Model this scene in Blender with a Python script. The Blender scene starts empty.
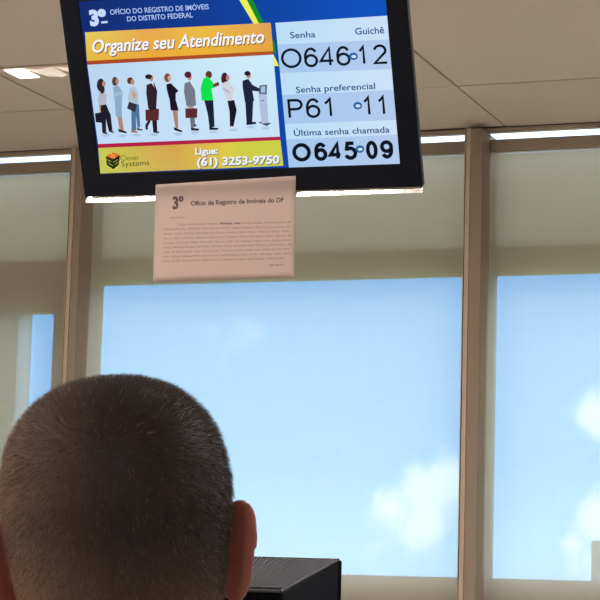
import bpy, bmesh, math, random
from mathutils import Vector, Matrix
random.seed(7)
sc = bpy.context.scene
COL = sc.collection
PI = math.pi
# ---------------------------------------------------------------- camera (solved from the room's lines)
F, YAW, PITCH, ROLL = 2107.6, .35583, .13287, .02738
EYE = Vector((0, 0, 1.15))
fw = Vector((-math.sin(YAW)*math.cos(PITCH), math.cos(YAW)*math.cos(PITCH), math.sin(PITCH)))
r0 = Vector((math.cos(YAW), math.sin(YAW), 0)); u0 = r0.cross(fw)
rt = r0*math.cos(ROLL)+u0*math.sin(ROLL); up = -r0*math.sin(ROLL)+u0*math.cos(ROLL)
cd = bpy.data.cameras.new('camera'); cam = bpy.data.objects.new('camera', cd); COL.objects.link(cam)
M = Matrix((rt, up, -fw)).transposed().to_4x4(); M.translation = EYE
cam.matrix_world = M
cd.sensor_width = 36; cd.lens = F/600*36; cd.clip_end = 2000; cd.clip_start = .05
sc.camera = cam
def ray(px, py): return (fw*F+rt*(px-300)-up*(py-300)).normalized()
def on_y(px, py, y): d = ray(px, py); return EYE+d*(y/d.y)
def on_z(px, py, z): d = ray(px, py); return EYE+d*((z-EYE.z)/d.z)
def at_depth(px, py, t): d = ray(px, py); return EYE+d*(t/d.dot(fw))
def lin(c):
    return tuple(((v/255)/12.92 if v/255 <= .04045 else ((v/255+.055)/1.055)**2.4) for v in c)
# ---------------------------------------------------------------- materials
def mat(name, rgb, rough=.6, metal=0, var=0, scale=40, bump=0, spec=.5, sss=0, emit=None, estr=0, trans=0):
    m = bpy.data.materials.new(name); m.use_nodes = True
    nt = m.node_tree; b = nt.nodes['Principled BSDF']
    c = lin(rgb)
    b.inputs['Base Color'].default_value = (*c, 1)
    b.inputs['Roughness'].default_value = rough; b.inputs['Metallic'].default_value = metal
    b.inputs['Specular IOR Level'].default_value = spec
    if sss:
        b.inputs['Subsurface Weight'].default_value = sss
        b.inputs['Subsurface Radius'].default_value = (.02, .006, .003); b.inputs['Subsurface Scale'].default_value = .6
    if trans: b.inputs['Transmission Weight'].default_value = trans
    tc = nt.nodes.new('ShaderNodeTexCoord')
    nz = nt.nodes.new('ShaderNodeTexNoise'); nz.inputs['Scale'].default_value = scale; nz.inputs['Detail'].default_value = 4
    nt.links.new(tc.outputs['Object'], nz.inputs['Vector'])
    if var:
        mx = nt.nodes.new('ShaderNodeMix'); mx.data_type = 'RGBA'
        mx.inputs[6].default_value = (*[v*(1-var) for v in c], 1); mx.inputs[7].default_value = (*[min(1, v*(1+var)) for v in c], 1)
        nt.links.new(nz.outputs['Fac'], mx.inputs[0]); nt.links.new(mx.outputs[2], b.inputs['Base Color'])
    if bump:
        bp = nt.nodes.new('ShaderNodeBump'); bp.inputs['Strength'].default_value = bump; bp.inputs['Distance'].default_value = .002
        nt.links.new(nz.outputs['Fac'], bp.inputs['Height']); nt.links.new(bp.outputs['Normal'], b.inputs['Normal'])
    if emit:
        b.inputs['Emission Color'].default_value = (*lin(emit), 1); b.inputs['Emission Strength'].default_value = estr
    return m
MT = {}
MT['ceiling'] = mat('ceiling_tile', (196, 181, 166), .9, var=.03, scale=3, bump=.1)
MT['wall'] = mat('wall_paint', (205, 198, 186), .85, var=.03, scale=6)
MT['wall_dim'] = mat('rear_wall_paint', (205, 196, 190), .85, var=.03, scale=6)
MT['floor'] = mat('floor_stone', (200, 194, 186), .5, var=.12, scale=5)
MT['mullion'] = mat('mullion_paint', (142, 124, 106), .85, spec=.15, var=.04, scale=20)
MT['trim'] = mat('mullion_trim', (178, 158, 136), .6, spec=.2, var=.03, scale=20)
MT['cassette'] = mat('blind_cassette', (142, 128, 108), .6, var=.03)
MT['spandrel'] = mat('spandrel_panel', (150, 147, 128), .7, var=.04, scale=2)
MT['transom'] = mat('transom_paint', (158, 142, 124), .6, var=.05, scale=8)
MT['frame_grey'] = mat('frame_grey', (205, 222, 238), .5, var=.03)
MT['frame_beige'] = mat('frame_beige', (214, 196, 162), .5, var=.03)
MT['lip'] = mat('ceiling_edge', (165, 148, 126), .6, var=.05)
MT['bezel'] = mat('tv_black_plastic', (9, 11, 20), .35, var=.05, spec=.18)
MT['tvback'] = mat('tv_back_plastic', (16, 16, 19), .5, var=.1, spec=.2)
MT['chrome'] = mat('chrome_strip', (245, 240, 232), .22, 1.0, var=.01)
MT['steel'] = mat('grey_steel', (120, 120, 122), .4, .8, var=.05)
MT['skin'] = mat('skin', (164, 98, 84), .55, var=.1, scale=60, bump=.1, sss=.25)
MT['shirt'] = mat('shirt_cotton', (72, 84, 104), .9, var=.1, scale=200, bump=.3)
MT['trousers'] = mat('trousers_cloth', (45, 44, 50), .9, var=.1, scale=200, bump=.3)
MT['shoe'] = mat('shoe_leather', (30, 24, 20), .4, var=.1)
MT['crt'] = mat('monitor_black_plastic', (8, 9, 14), .8, spec=.08, var=.08, scale=120, bump=.1)
MT['vent'] = mat('monitor_vent_ribs', (66, 64, 66), .6, var=.1)
MT['vent_dark'] = mat('monitor_vent_recess', (18, 18, 20), .7, var=.1)
MT['rim'] = mat('monitor_rim', (74, 62, 52), .45, var=.05)
MT['glassdark'] = mat('monitor_glass', (10, 12, 14), .08, var=.05)
MT['desk'] = mat('desk_laminate', (150, 140, 124), .5, var=.06, scale=8)
MT['chair'] = mat('chair_shell', (40, 52, 84), .45, var=.05)
MT['ink'] = mat('printed_ink', (96, 76, 72), .8, var=.05)
MT['ink_soft'] = mat('printed_small_ink', (176, 148, 136), .8, var=.05)
MT['tape'] = mat('clear_tape', (205, 182, 168), .3, var=.02)
MT['eye_white'] = mat('eye_white', (230, 225, 218), .2, var=.02)
MT['eye_iris'] = mat('eye_iris', (60, 40, 26), .2, var=.1)
MT['concrete'] = mat('tower_concrete', (112, 114, 122), .8, var=.06, scale=.2)
MT['ground'] = mat('ground_outside', (120, 130, 96), .9, var=.2, scale=.02)
MT['black'] = mat('groove_dark', (60, 50, 42), .8, var=.03)
MT['lamp_frame'] = mat('lamp_frame', (200, 182, 165), .5, var=.02)
MT['lamp_near'] = mat('lamp_near_diffuser', (255, 250, 240), .5, var=.01, emit=(255, 246, 232), estr=3)
MT['reflector'] = mat('lamp_reflector', (232, 222, 208), .25, .3, var=.03, emit=(225, 205, 190), estr=.7)
MT['lamp'] = mat('lamp_diffuser', (255, 250, 240), .5, var=.01, emit=(248, 244, 244), estr=56)  # strong emitter of the added out-of-view fill lights
# paper: lets a little window light through
def translucent(name, rgb, tfac, rgbt):
    m = bpy.data.materials.new(name); m.use_nodes = True; nt = m.node_tree; nt.nodes.clear()
    o = nt.nodes.new('ShaderNodeOutputMaterial'); mx = nt.nodes.new('ShaderNodeMixShader')
    d = nt.nodes.new('ShaderNodeBsdfDiffuse'); t = nt.nodes.new('ShaderNodeBsdfTranslucent')
    nz = nt.nodes.new('ShaderNodeTexNoise'); nz.inputs['Scale'].default_value = 90
    cm = nt.nodes.new('ShaderNodeMix'); cm.data_type = 'RGBA'; c = lin(rgb)
    cm.inputs[6].default_value = (*[v*.97 for v in c], 1); cm.inputs[7].default_value = (*[min(1, v*1.03) for v in c], 1)
    nt.links.new(nz.outputs['Fac'], cm.inputs[0]); nt.links.new(cm.outputs[2], d.inputs['Color'])
    t.inputs['Color'].default_value = (*lin(rgbt), 1); mx.inputs[0].default_value = tfac
    nt.links.new(d.outputs[0], mx.inputs[1]); nt.links.new(t.outputs[0], mx.inputs[2]); nt.links.new(mx.outputs[0], o.inputs[0])
    return m
MT['paper'] = translucent('pink_paper', (206, 182, 168), .35, (212, 190, 178))
# screen fabric of the blinds: woven yarn with open holes
def fabric():
    m = bpy.data.materials.new('blind_screen_fabric'); m.use_nodes = True; nt = m.node_tree; nt.nodes.clear(); N = nt.nodes.new; Lk = nt.links.new
    o = N('ShaderNodeOutputMaterial'); mx = N('ShaderNodeMixShader'); tr = N('ShaderNodeBsdfTransparent')
    mx2 = N('ShaderNodeMixShader'); d = N('ShaderNodeBsdfDiffuse'); t = N('ShaderNodeBsdfTranslucent')
    d.inputs['Color'].default_value = (*lin((192, 184, 162)), 1); t.inputs['Color'].default_value = (*lin((178, 172, 160)), 1)
    mx2.inputs[0].default_value = .5
    tr.inputs['Color'].default_value = (1, 1, 1, 1)
    tc = N('ShaderNodeTexCoord'); acc = None
    for axis, sc_, off in (('X', 9, 0), ('Z', 11, 3)):
        mp = N('ShaderNodeMapping'); mp.inputs['Scale'].default_value = (sc_ if axis == 'X' else .4, 1, sc_ if axis == 'Z' else .4)
        mp.inputs['Location'].default_value = (off, 0, off)
        nz = N('ShaderNodeTexNoise'); nz.inputs['Scale'].default_value = 5; nz.inputs['Detail'].default_value = 3
        Lk(tc.outputs['Object'], mp.inputs[0]); Lk(mp.outputs[0], nz.inputs['Vector'])
        if acc is None: acc = nz
        else:
            a = N('ShaderNodeMath'); a.operation = 'ADD'; Lk(acc.outputs['Fac'], a.inputs[0]); Lk(nz.outputs['Fac'], a.inputs[1]); acc = a
    mr = N('ShaderNodeMapRange'); mr.inputs[1].default_value = .5; mr.inputs[2].default_value = 1.5
    mr.inputs[3].default_value = .215; mr.inputs[4].default_value = .25
    Lk(acc.outputs[0], mr.inputs[0]); 
    Lk(mr.outputs[0], mx.inputs[0]); Lk(d.outputs[0], mx2.inputs[1]); Lk(t.outputs[0], mx2.inputs[2])
    Lk(mx2.outputs[0], mx.inputs[1]); Lk(tr.outputs[0], mx.inputs[2]); Lk(mx.outputs[0], o.inputs[0])
    return m
MT['fabric'] = fabric()
def glass():
    m = bpy.data.materials.new('window_glass'); m.use_nodes = True; nt = m.node_tree; nt.nodes.clear(); N = nt.nodes.new; Lk = nt.links.new
    o = N('ShaderNodeOutputMaterial'); mx = N('ShaderNodeMixShader'); tr = N('ShaderNodeBsdfTransparent'); g = N('ShaderNodeBsdfGlossy')
    g.inputs['Roughness'].default_value = .02; tr.inputs['Color'].default_value = (.93, .96, .95, 1)
    fr = N('ShaderNodeFresnel'); fr.inputs[0].default_value = 1.45
    mu = N('ShaderNodeMath'); mu.operation = 'MULTIPLY'; mu.inputs[1].default_value = .12
    Lk(fr.outputs[0], mu.inputs[0]); Lk(mu.outputs[0], mx.inputs[0])
    Lk(tr.outputs[0], mx.inputs[1]); Lk(g.outputs[0], mx.inputs[2]); Lk(mx.outputs[0], o.inputs[0])
    return m
MT['glass'] = glass()
MT['frosted_edge'] = translucent('frosted_frame_edge', (205, 215, 222), .7, (225, 238, 250))
MT['cream_edge'] = translucent('cream_frame_edge', (214, 196, 162), .5, (214, 196, 160))
MT['spandrel'] = translucent('frosted_spandrel', (184, 180, 164), .65, (208, 205, 192))
def screen_mat():
    m = bpy.data.materials.new('lit_screen'); m.use_nodes = True; nt = m.node_tree; nt.nodes.clear(); N = nt.nodes.new; Lk = nt.links.new
    o = N('ShaderNodeOutputMaterial'); e = N('ShaderNodeEmission'); a = N('ShaderNodeVertexColor'); a.layer_name = 'Col'
    Lk(a.outputs['Color'], e.inputs['Color']); e.inputs['Strength'].default_value = 1.0; Lk(e.outputs[0], o.inputs[0])
    return m
MT['screen'] = screen_mat()
# ---------------------------------------------------------------- object helpers
def props(o, label=None, cat=None, group=None, kind=None):
    for k, v in (('label', label), ('category', cat), ('group', group), ('kind', kind)):
        if v: o[k] = v
    return o
def link(name, me, mats, parent=None, smooth=False):
    o = bpy.data.objects.new(name, me); COL.objects.link(o)
    for mm in (mats if isinstance(mats, (list, tuple)) else [mats]): me.materials.append(mm)
    if parent: o.parent = parent
    if smooth:
        for p in me.polygons: p.use_smooth = True
    return o
def obj(name, bm, mats, parent=None, smooth=False, bevel=0):
    me = bpy.data.meshes.new(name); bmesh.ops.recalc_face_normals(bm, faces=bm.faces); bm.to_mesh(me); bm.free()
    o = link(name, me, mats, parent, smooth)
    if bevel:
        b = o.modifiers.new('bevel', 'BEVEL'); b.width = bevel; b.segments = 2; b.limit_method = 'ANGLE'
    return o
def empty(name, loc, rz=0, mw=None):
    o = bpy.data.objects.new(name, None); COL.objects.link(o); o.empty_display_size = .05
    if mw is not None: o.matrix_world = mw
    else: o.location = loc; o.rotation_euler = (0, 0, rz)
    return o
def box(bm, x0, x1, y0, y1, z0, z1, mi=0):
    v = [bm.verts.new((x, y, z)) for x in (x0, x1) for y in (y0, y1) for z in (z0, z1)]
    for f in ((0, 1, 3, 2), (4, 6, 7, 5), (0, 4, 5, 1), (2, 3, 7, 6), (0, 2, 6, 4), (1, 5, 7, 3)):
        bm.faces.new([v[i] for i in f]).material_index = mi
    return v
def boxo(name, m, *b, parent=None, bevel=0):
    bm = bmesh.new(); box(bm, *b); return obj(name, bm, m, parent, bevel=bevel)
def cyl(bm, a, b, r, n=20, r2=None):
    a, b = Vector(a), Vector(b); d = (b-a).normalized(); x = d.orthogonal().normalized(); y = d.cross(x); r2 = r if r2 is None else r2
    A = [bm.verts.new(a+(x*math.cos(t)+y*math.sin(t))*r) for t in [2*PI*i/n for i in range(n)]]
    B = [bm.verts.new(b+(x*math.cos(t)+y*math.sin(t))*r2) for t in [2*PI*i/n for i in range(n)]]
    for i in range(n): bm.faces.new((A[i], A[(i+1) % n], B[(i+1) % n], B[i]))
    bm.faces.new(A[::-1]); bm.faces.new(B)
def loft(bm, secs, n=24, mi=0):
    """secs: (centre, rx, ry, side vector, second vector) rings joined and capped"""
    rings = []
    for c, rx, ry, s, t in secs:
        c, s, t = Vector(c), Vector(s).normalized(), Vector(t).normalized()
        rings.append([bm.verts.new(c+s*rx*math.cos(a)+t*ry*math.sin(a)) for a in [2*PI*i/n for i in range(n)]])
    for A, B in zip(rings, rings[1:]):
        for i in range(n): bm.faces.new((A[i], A[(i+1) % n], B[(i+1) % n], B[i])).material_index = mi
    bm.faces.new(rings[0][::-1]).material_index = mi; bm.faces.new(rings[-1]).material_index = mi
def limb(bm, pts, n=16, ry=1.0):
    """pts: (point, radius); rounded ends"""
    P = [Vector(p) for p, _ in pts]; R = [r for _, r in pts]; secs = []
    ref = Vector((1, 0, 0)) if abs((P[-1]-P[0]).normalized().x) < .8 else Vector((0, 0, 1))
    for i, p in enumerate(P):
        d = ((P[min(i+1, len(P)-1)]-P[max(i-1, 0)])).normalized()
        s = (ref-d*ref.dot(d)).normalized(); t = d.cross(s)
        if i == 0:
            for k in (.35, .75): secs.append((p-d*R[0]*(1-k)*.9, R[0]*math.sqrt(1-(1-k)**2), R[0]*ry*math.sqrt(1-(1-k)**2), s, t))
        secs.append((p, R[i], R[i]*ry, s, t))
        if i == len(P)-1:
            for k in (.75, .35): secs.append((p+d*R[i]*(1-k)*.9, R[i]*math.sqrt(1-(1-k)**2), R[i]*ry*math.sqrt(1-(1-k)**2), s, t))
    loft(bm, secs, n)
def ball(bm, c, rx, ry, rz, mi=0, n=20):
    m = Matrix.Translation(Vector(c)) @ Matrix.Diagonal((rx, ry, rz, 1))
    r = bmesh.ops.create_uvsphere(bm, u_segments=n, v_segments=n//2+2, radius=1, matrix=m)
    for v in r['verts']:
        for f in v.link_faces: f.material_index = mi
def evaluated(o):
    dg = bpy.context.evaluated_depsgraph_get(); dg.update()
    me = bpy.data.meshes.new_from_object(o.evaluated_get(dg)); return me
def fuse(name, bm, m, parent, voxel, smooth=2):
    """one continuous skin from overlapping closed volumes"""
    o = obj(name, bm, m); r = o.modifiers.new('r', 'REMESH'); r.mode = 'VOXEL'; r.voxel_size = voxel; r.use_smooth_shade = True
    if smooth:
        s = o.modifiers.new('s', 'SMOOTH'); s.iterations = smooth; s.factor = .6
    me = evaluated(o); old = o.data; o.modifiers.clear(); o.data = me; bpy.data.meshes.remove(old)
    if not me.materials: me.materials.append(m)
    for p in me.polygons: p.use_smooth = True
    o.parent = parent
    return o
# ================================================================= THE ROOM
D = 7.0323; CZ = 2.75
S = lambda o: props(o, kind='structure')
XL, XR, YB = -5.03, 2.80, -4.0
S(boxo('floor', MT['floor'], XL-.1, XR+.1, YB-.1, D+.2, -.1, 0))
# ceiling: large panels with narrow joints, a hair uneven
bm = bmesh.new()
ysm = 6.4075
ye = [D, ysm, ysm-2.5, ysm-5.0, ysm-7.5, YB]
xe = [XL-.1]+[-1.862+1.392*k for k in (-2, -1, 0, 1, 2, 3)]+[XR+.1]
LUM = [(-3.196, 5.83)]+[(x, y) for y in (4.7, 3.0) for x in (-4.6, -2.85, -.9, .9)]+[(-3.3, .7), (-3.6, -1.2), (-.4, -1.6)]  # first light is in view; the others are added for fill and lip glint
rnd = random.Random(3)
for i in range(len(xe)-1):
    for j in range(len(ye)-1):
        a, b = sorted((ye[j], ye[j+1])); dz = rnd.uniform(-.0012, .0012)
        if xe[i+1]-xe[i] < .05 or b-a < .05: continue
        box(bm, xe[i]+.004, xe[i+1]-.004, a+.005, b-.005, CZ+dz, CZ+.02)
box(bm, XL-.1, XR+.1, YB-.1, D+.02, CZ+.02, CZ+.08)
S(obj('ceiling', bm, MT['ceiling']))
# side and rear walls
S(boxo('wall_left', MT['wall'], XL-.15, XL, YB-.1, D+.2, 0, CZ+.06))
S(boxo('wall_right', MT['wall'], XR, XR+.15, YB-.1, D+.2, 0, CZ+.06))
S(boxo('wall_back', MT['wall_dim'], XL, XR, YB-.15, YB, 0, CZ+.06))
# window wall: parapet below, lintel above
S(boxo('wall_front', MT['wall'], XL, XR, D+.06, D+.2, 0, 1.05))
# ceiling edge profile in front of the daylight slot
bm = bmesh.new()
box(bm, XL, XR, D-.004, D+.03, CZ-.012, CZ+.02)
box(bm, XL, XR, D+.004, D+.03, CZ-.017, CZ-.012)
S(obj('trim_1', bm, MT['lip']))
bm = bmesh.new(); box(bm, XL, XR, D-.012, D-.005, CZ-.0035, CZ); S(obj('trim_2', bm, MT['black']))
# mullions
MR = [-5.026+.12, -3.474, -1.922, -.370, 1.182, 2.734]
MR = [-3.459, -1.922, -.370, 1.182]
MWS = [.052, .064, .064, .064, 0]
MW = .064
for k, x in enumerate(MR):
    MW = MWS[k]
    mu = S(empty('trim_%d' % (k+3), (x-MW/2, D, 0)))
    h = MW/2
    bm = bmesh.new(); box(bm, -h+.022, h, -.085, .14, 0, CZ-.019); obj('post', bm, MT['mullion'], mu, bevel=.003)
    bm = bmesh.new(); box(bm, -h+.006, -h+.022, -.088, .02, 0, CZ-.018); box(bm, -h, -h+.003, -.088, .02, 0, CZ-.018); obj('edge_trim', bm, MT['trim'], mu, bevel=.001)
    bm = bmesh.new(); box(bm, -h+.003, -h+.006, -.083, .02, 0, CZ-.018); obj('groove', bm, MT['black'], mu)
# windows: one per bay, all a little behind the blinds
edges = [XL]+MR+[XR]
Z = lambda px, py, y: on_y(px, py, y).z
ztr_lo = Z(463, 275.5, D+.1); ztr_hi = Z(430, 250, D+.1); zsill = Z(400, 576, D+.1)
wins = []
for k in range(len(edges)-1):
    a = edges[k]; b = edges[k+1]-MWS[k]; cx = (a+b)/2
    w = S(empty('window_%d' % (k+1), (cx, D+.1, zsill)))
    zl, zh, lw, rw = ztr_lo, ztr_hi, .03, .03
    fm = MT['frosted_edge']
    if k == 0: zl = Z(54, 313, D+.1)
    if k == 1: lw = on_y(103, 283, D+.1).x-a; fm = MT['cream_edge']
    if k == 2: lw = on_y(497, 274, D+.1).x-a
    z = lambda v: v-zsill
    bm = bmesh.new()
    if k == 0:
        jx0, jx1, jx2 = on_y(18, 313, D+.1).x, on_y(32, 313, D+.1).x, on_y(54, 313, D+.1).x
        box(bm, jx2-cx, b-cx, 0, .04, z(.98), z(zl)); obj('jamb', bm, MT['transom'], w)
        bm = bmesh.new(); box(bm, jx0-cx, jx1-cx, 0, .006, 0, z(zl)); obj('jamb', bm, MT['frosted_edge'], w)
        bm = bmesh.new(); box(bm, a-cx, jx0-cx, 0, .03, 0, z(zl)); obj('side_panel', bm, MT['spandrel'], w)
        x0, x1 = jx1-cx, jx2-cx
    else:
        box(bm, a-cx, a+lw-cx, 0, .006, 0, z(zl)); obj('jamb', bm, fm, w)
        bm = bmesh.new(); box(bm, b-rw-cx, b-cx, .05, .07, 0, z(zl)); obj('jamb', bm, fm, w)
        x0, x1 = a+lw-cx, b-cx
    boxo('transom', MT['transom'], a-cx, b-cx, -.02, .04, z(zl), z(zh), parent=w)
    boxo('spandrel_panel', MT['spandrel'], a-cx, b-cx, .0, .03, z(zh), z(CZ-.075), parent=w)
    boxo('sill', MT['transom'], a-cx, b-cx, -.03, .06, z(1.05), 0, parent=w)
    boxo('pane', MT['glass'], x0, x1, .042, .048, 0, z(zl), parent=w)
    boxo('clerestory_pane', MT['glass'], a-cx, b-cx, .012, .018, z(CZ-.075), z(CZ+.06), parent=w)
# roller blinds
btxt = ['in the leftmost bay, with only a narrow strip of sky behind', 'in the middle bay, behind the television and pink notice', 'in the right bay, with a small tower behind its lower corner', 'in the bay beyond the right edge']
for k in range(4):
    a = edges[k]; b = edges[k+1]-MWS[k]; cx = (a+b)/2; w = (b-a)/2-.004
    zc1 = Z(420, 143, D)-.0; zc0 = Z(420, 154.5, D)
    o = empty('roller_blind', (cx, D, zc1))
    props(o, 'beige roller blind '+btxt[k], 'blind', 'screen fabric roller blinds of the window wall')
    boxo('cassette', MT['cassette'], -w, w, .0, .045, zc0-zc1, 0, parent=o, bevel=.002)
    bm = bmesh.new(); n = 24
    hang = zc0-zc1-.0
    vs = [[bm.verts.new((-w+2*w*i/n, .012+.0012*math.sin(i*1.3), zz)) for i in range(n+1)] for zz in (hang+.001, hang-.6, .93-zc1)]
    for A, B in zip(vs, vs[1:]):
        for i in range(n): bm.faces.new((A[i], A[i+1], B[i+1], B[i]))
    fb = obj('fabric', bm, MT['fabric'], o, smooth=True)
    bm = bmesh.new(); cyl(bm, (-w, .012, .93-zc1), (w, .012, .93-zc1), .009, 12); obj('bottom_bar', bm, MT['trim'], fb)
# ceiling luminaires: one in view, the others added unseen as fill light
def luminaire(x, y, full):
    o = empty('ceiling_light', (x, y, CZ-.0012))
    boxo('frame', MT['lamp_frame'], -.012, 1.212, -.01, .122, -.004, -.0005, parent=o)
    L1 = .068 if not full else 1.2
    bm = bmesh.new(); box(bm, 0, L1, 0, .112, -.007, -.0042); obj('diffuser', bm, MT['lamp' if full else 'lamp_near'], o)
    if not full:
        bm = bmesh.new(); n = 11; w = (1.2-L1)/n
        for i in range(n):
            x0 = L1+i*w
            v = [bm.verts.new(p) for p in ((x0, 0, -.0045), (x0+w*.5, 0, -.010), (x0+w, 0, -.0045), (x0+w*.3, .112, -.0045), (x0+w*.8, .112, -.010), (x0+w*1.0, .112, -.0045))]
            bm.faces.new((v[0], v[1], v[4], v[3])); bm.faces.new((v[1], v[2], v[5], v[4]))
        obj('reflector', bm, MT['reflector'], o)
    return o
for i, (x, y) in enumerate(LUM):
    o = luminaire(x, y, i > 0)
    props(o, 'narrow ceiling light with bright end and pale reflector, left of the television' if i == 0 else 'narrow ceiling light, %s' % ['alone beside the camera on its left', 'left one of the two at the back', 'right one of the two at the back'][i-9] if i >= 9 else 'narrow ceiling light, %s from the left in the row %s' % (['first', 'second', 'third', 'fourth'][(i-1) % 4], 'just above the television' if i < 5 else 'over the seated person'), 'ceiling light', 'narrow ceiling lights')
# ================================================================= TELEVISION
TX, TY, TZ, tyw, ttl, trl = -1.59463896, 3.89564118, 0.998241072+1.15, .0645465, .434317868, .00294757
ex = Vector((math.cos(tyw), math.sin(tyw), 0)); nn = Vector((math.sin(tyw), -math.cos(tyw), 0))
u2 = Vector((0, 0, 1))*math.cos(ttl)+nn*math.sin(ttl)
ax = ex*math.cos(trl)+u2*math.sin(trl); az = -ex*math.sin(trl)+u2*math.cos(trl); ay = az.cross(ax)
TM = Matrix((ax, ay, az)).transposed().to_4x4(); TM.translation = Vector((TX, TY, TZ))
TI = TM.inverted()
def uv(px, py, yy=.003):
    d = ray(px, py); c = TM.translation+ay*yy
    t = (c-EYE).dot(ay)/d.dot(ay); p = TI @ (EYE+d*t)
    return p.x, p.z
tv = empty('television', (0, 0, 0), mw=TM)
props(tv, 'black flat television tilted down under the ceiling, showing queue numbers and a line of people', 'television')
W2, H2 = .3675, .2225
sL = uv(100.3, 172.3)[0]; sR = uv(400.2, 165.3)[0]; sB = (uv(100.3, 172.3)[1]+uv(400.2, 165.3)[1])/2; sT = sB+(sR-sL)*9/16
H2T = max(H2, sT+.018)
# bezel ring
bm = bmesh.new()
def ring(bm, o, i, y0, y1):
    ob = [(-o[0], -o[1]), (o[0], -o[1]), (o[0], o[2]), (-o[0], o[2])]; ib = [(i[0], i[2]), (i[1], i[2]), (i[1], i[3]), (i[0], i[3])]
    for yy, yi, flip in ((y0, y0+.004, 0), ):
        V = [bm.verts.new((x, y0, z)) for x, z in ob]; U = [bm.verts.new((x, y0, z)) for x, z in ib]
        V2 = [bm.verts.new((x, y1, z)) for x, z in ob]; U2 = [bm.verts.new((x, y1, z)) for x, z in ib]
        for k in range(4):
            l = (k+1) % 4
            bm.faces.new((V[k], V[l], U[l], U[k])); bm.faces.new((V2[l], V2[k], U2[k], U2[l])); bm.faces.new((V[k], V2[k], V2[l], V[l])); bm.faces.new((U[l], U2[l], U2[k], U[k]))
ring(bm, (W2, H2, H2T), (sL, sR, sB, sT), 0, .02)
bez = obj('bezel', bm, MT['bezel'], tv, bevel=.0015)
# rear housing
bm = bmesh.new()
box(bm, -W2+.004, W2-.004, .0201, .035, -H2+.004, H2T-.004)
def frustum(bm, a, b, y0, y1):
    A = [bm.verts.new((x, y0, z)) for x, z in ((-a[0], a[1]), (a[0], a[1]), (a[0], a[2]), (-a[0], a[2]))]
    B = [bm.verts.new((x, y1, z)) for x, z in ((-b[0], b[1]), (b[0], b[1]), (b[0], b[2]), (-b[0], b[2]))]
    bm.faces.new(A); bm.faces.new(B[::-1])
    for k in range(4): bm.faces.new((A[k], B[k], B[(k+1) % 4], A[(k+1) % 4]))
frustum(bm, (W2-.03, -H2+.03, H2T-.03), (W2-.12, -H2+.08, H2T-.08), .0351, .075)
obj('rear_housing', bm, MT['tvback'], tv, bevel=.002)
# clear/chrome lip along the lower edge
bm = bmesh.new()
prof = ((-.0045, -H2-.0112), (.0020, -H2-.0029), (.016, -H2-.0029), (.016, -H2-.0112))
E0, E1 = [[bm.verts.new((x, y, z)) for y, z in prof] for x in (-W2+.002, W2-.002)]
bm.faces.new(E0); bm.faces.new(E1[::-1])
for k in range(4): bm.faces.new((E0[k], E0[(k+1) % 4], E1[(k+1) % 4], E1[k]))
props(obj('lower_lip', bm, MT['chrome'], bez, bevel=.0008), 'bright polished lip under the black bezel')
# ---- the picture on the screen: flat coloured shapes, one mesh
SV, SF, SC = [], [], []
LAY = [0]
def poly(pts, cols, lay):
    """pts in photograph pixels on the screen plane"""
    n0 = len(SV); yy = .003-.00012*lay
    for p in pts:
        u, v = uv(*p); u = min(max(u, sL), sR); v = min(max(v, sB), sT); SV.append((u, yy, v))
    SF.append(tuple(range(n0, n0+len(pts))))
    cols = cols if isinstance(cols, list) else [cols]*len(pts)
    SC.append([(*lin(c), 1) for c in cols])
def quadgrid(c, cf, lay, nx=12, ny=2):
    """bilinear quad TL,TR,BR,BL with colour function"""
    def P(s, t):
        return tuple((1-t)*((1-s)*c[0][k]+s*c[1][k])+t*((1-s)*c[3][k]+s*c[2][k]) for k in (0, 1))
    for i in range(nx):
        for j in range(ny):
            q = [(i/nx, j/ny), ((i+1)/nx, j/ny), ((i+1)/nx, (j+1)/ny), (i/nx, (j+1)/ny)]
            poly([P(*s) for s in q], [cf(*s) for s in q], lay)
def mixc(a, b, t): t = min(max(t, 0), 1); return tuple(a[k]*(1-t)+b[k]*t for k in range(3))
def ell(cx, cy, rx, ry, c, lay, n=14, rot=0):
    poly([(cx+rx*math.cos(a)*math.cos(rot)-ry*math.sin(a)*math.sin(rot), cy+rx*math.cos(a)*math.sin(rot)+ry*math.sin(a)*math.cos(rot)) for a in [2*PI*i/n for i in range(n)]], c, lay)
# blue ground of the whole page
quadgrid([(74, -20), (388, -36), (404, 172), (96, 182)], lambda s, t: mixc((22, 44, 112), (16, 82, 190), s*1.1), 0, 12, 4)
# yellow / green diagonal ribbon
poly([(234, -14), (242, -14), (258.5, 22.7), (279, 66), (274.5, 66), (253, 22.7)], (236, 240, 90), 1)
poly([(242, -14), (248, -14), (263.8, 22.7), (275, 44), (276.2, 56), (258.5, 22.7)], (22, 140, 40), 1)
# orange title band
OR = [(85, 32.3), (270.8, 22.7), (273.2, 51), (87, 61)]
def orc(s, t):
    c = mixc((226, 206, 96), (230, 168, 84), s/.35) if s < .35 else mixc((230, 168, 84), (236, 190, 70), (s-.35)/.25) if s < .6 else mixc((236, 190, 70), (222, 162, 92), (s-.6)/.4)
    return mixc(c, (236, 170, 40), t*.55)
quadgrid(OR, orc, 2, 16, 3)
quadgrid([(87, 61), (273.2, 51), (273.4, 54.6), (87.4, 64.8)], lambda s, t: mixc((168, 70, 40), (176, 84, 40), s), 3, 4, 1)
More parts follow.
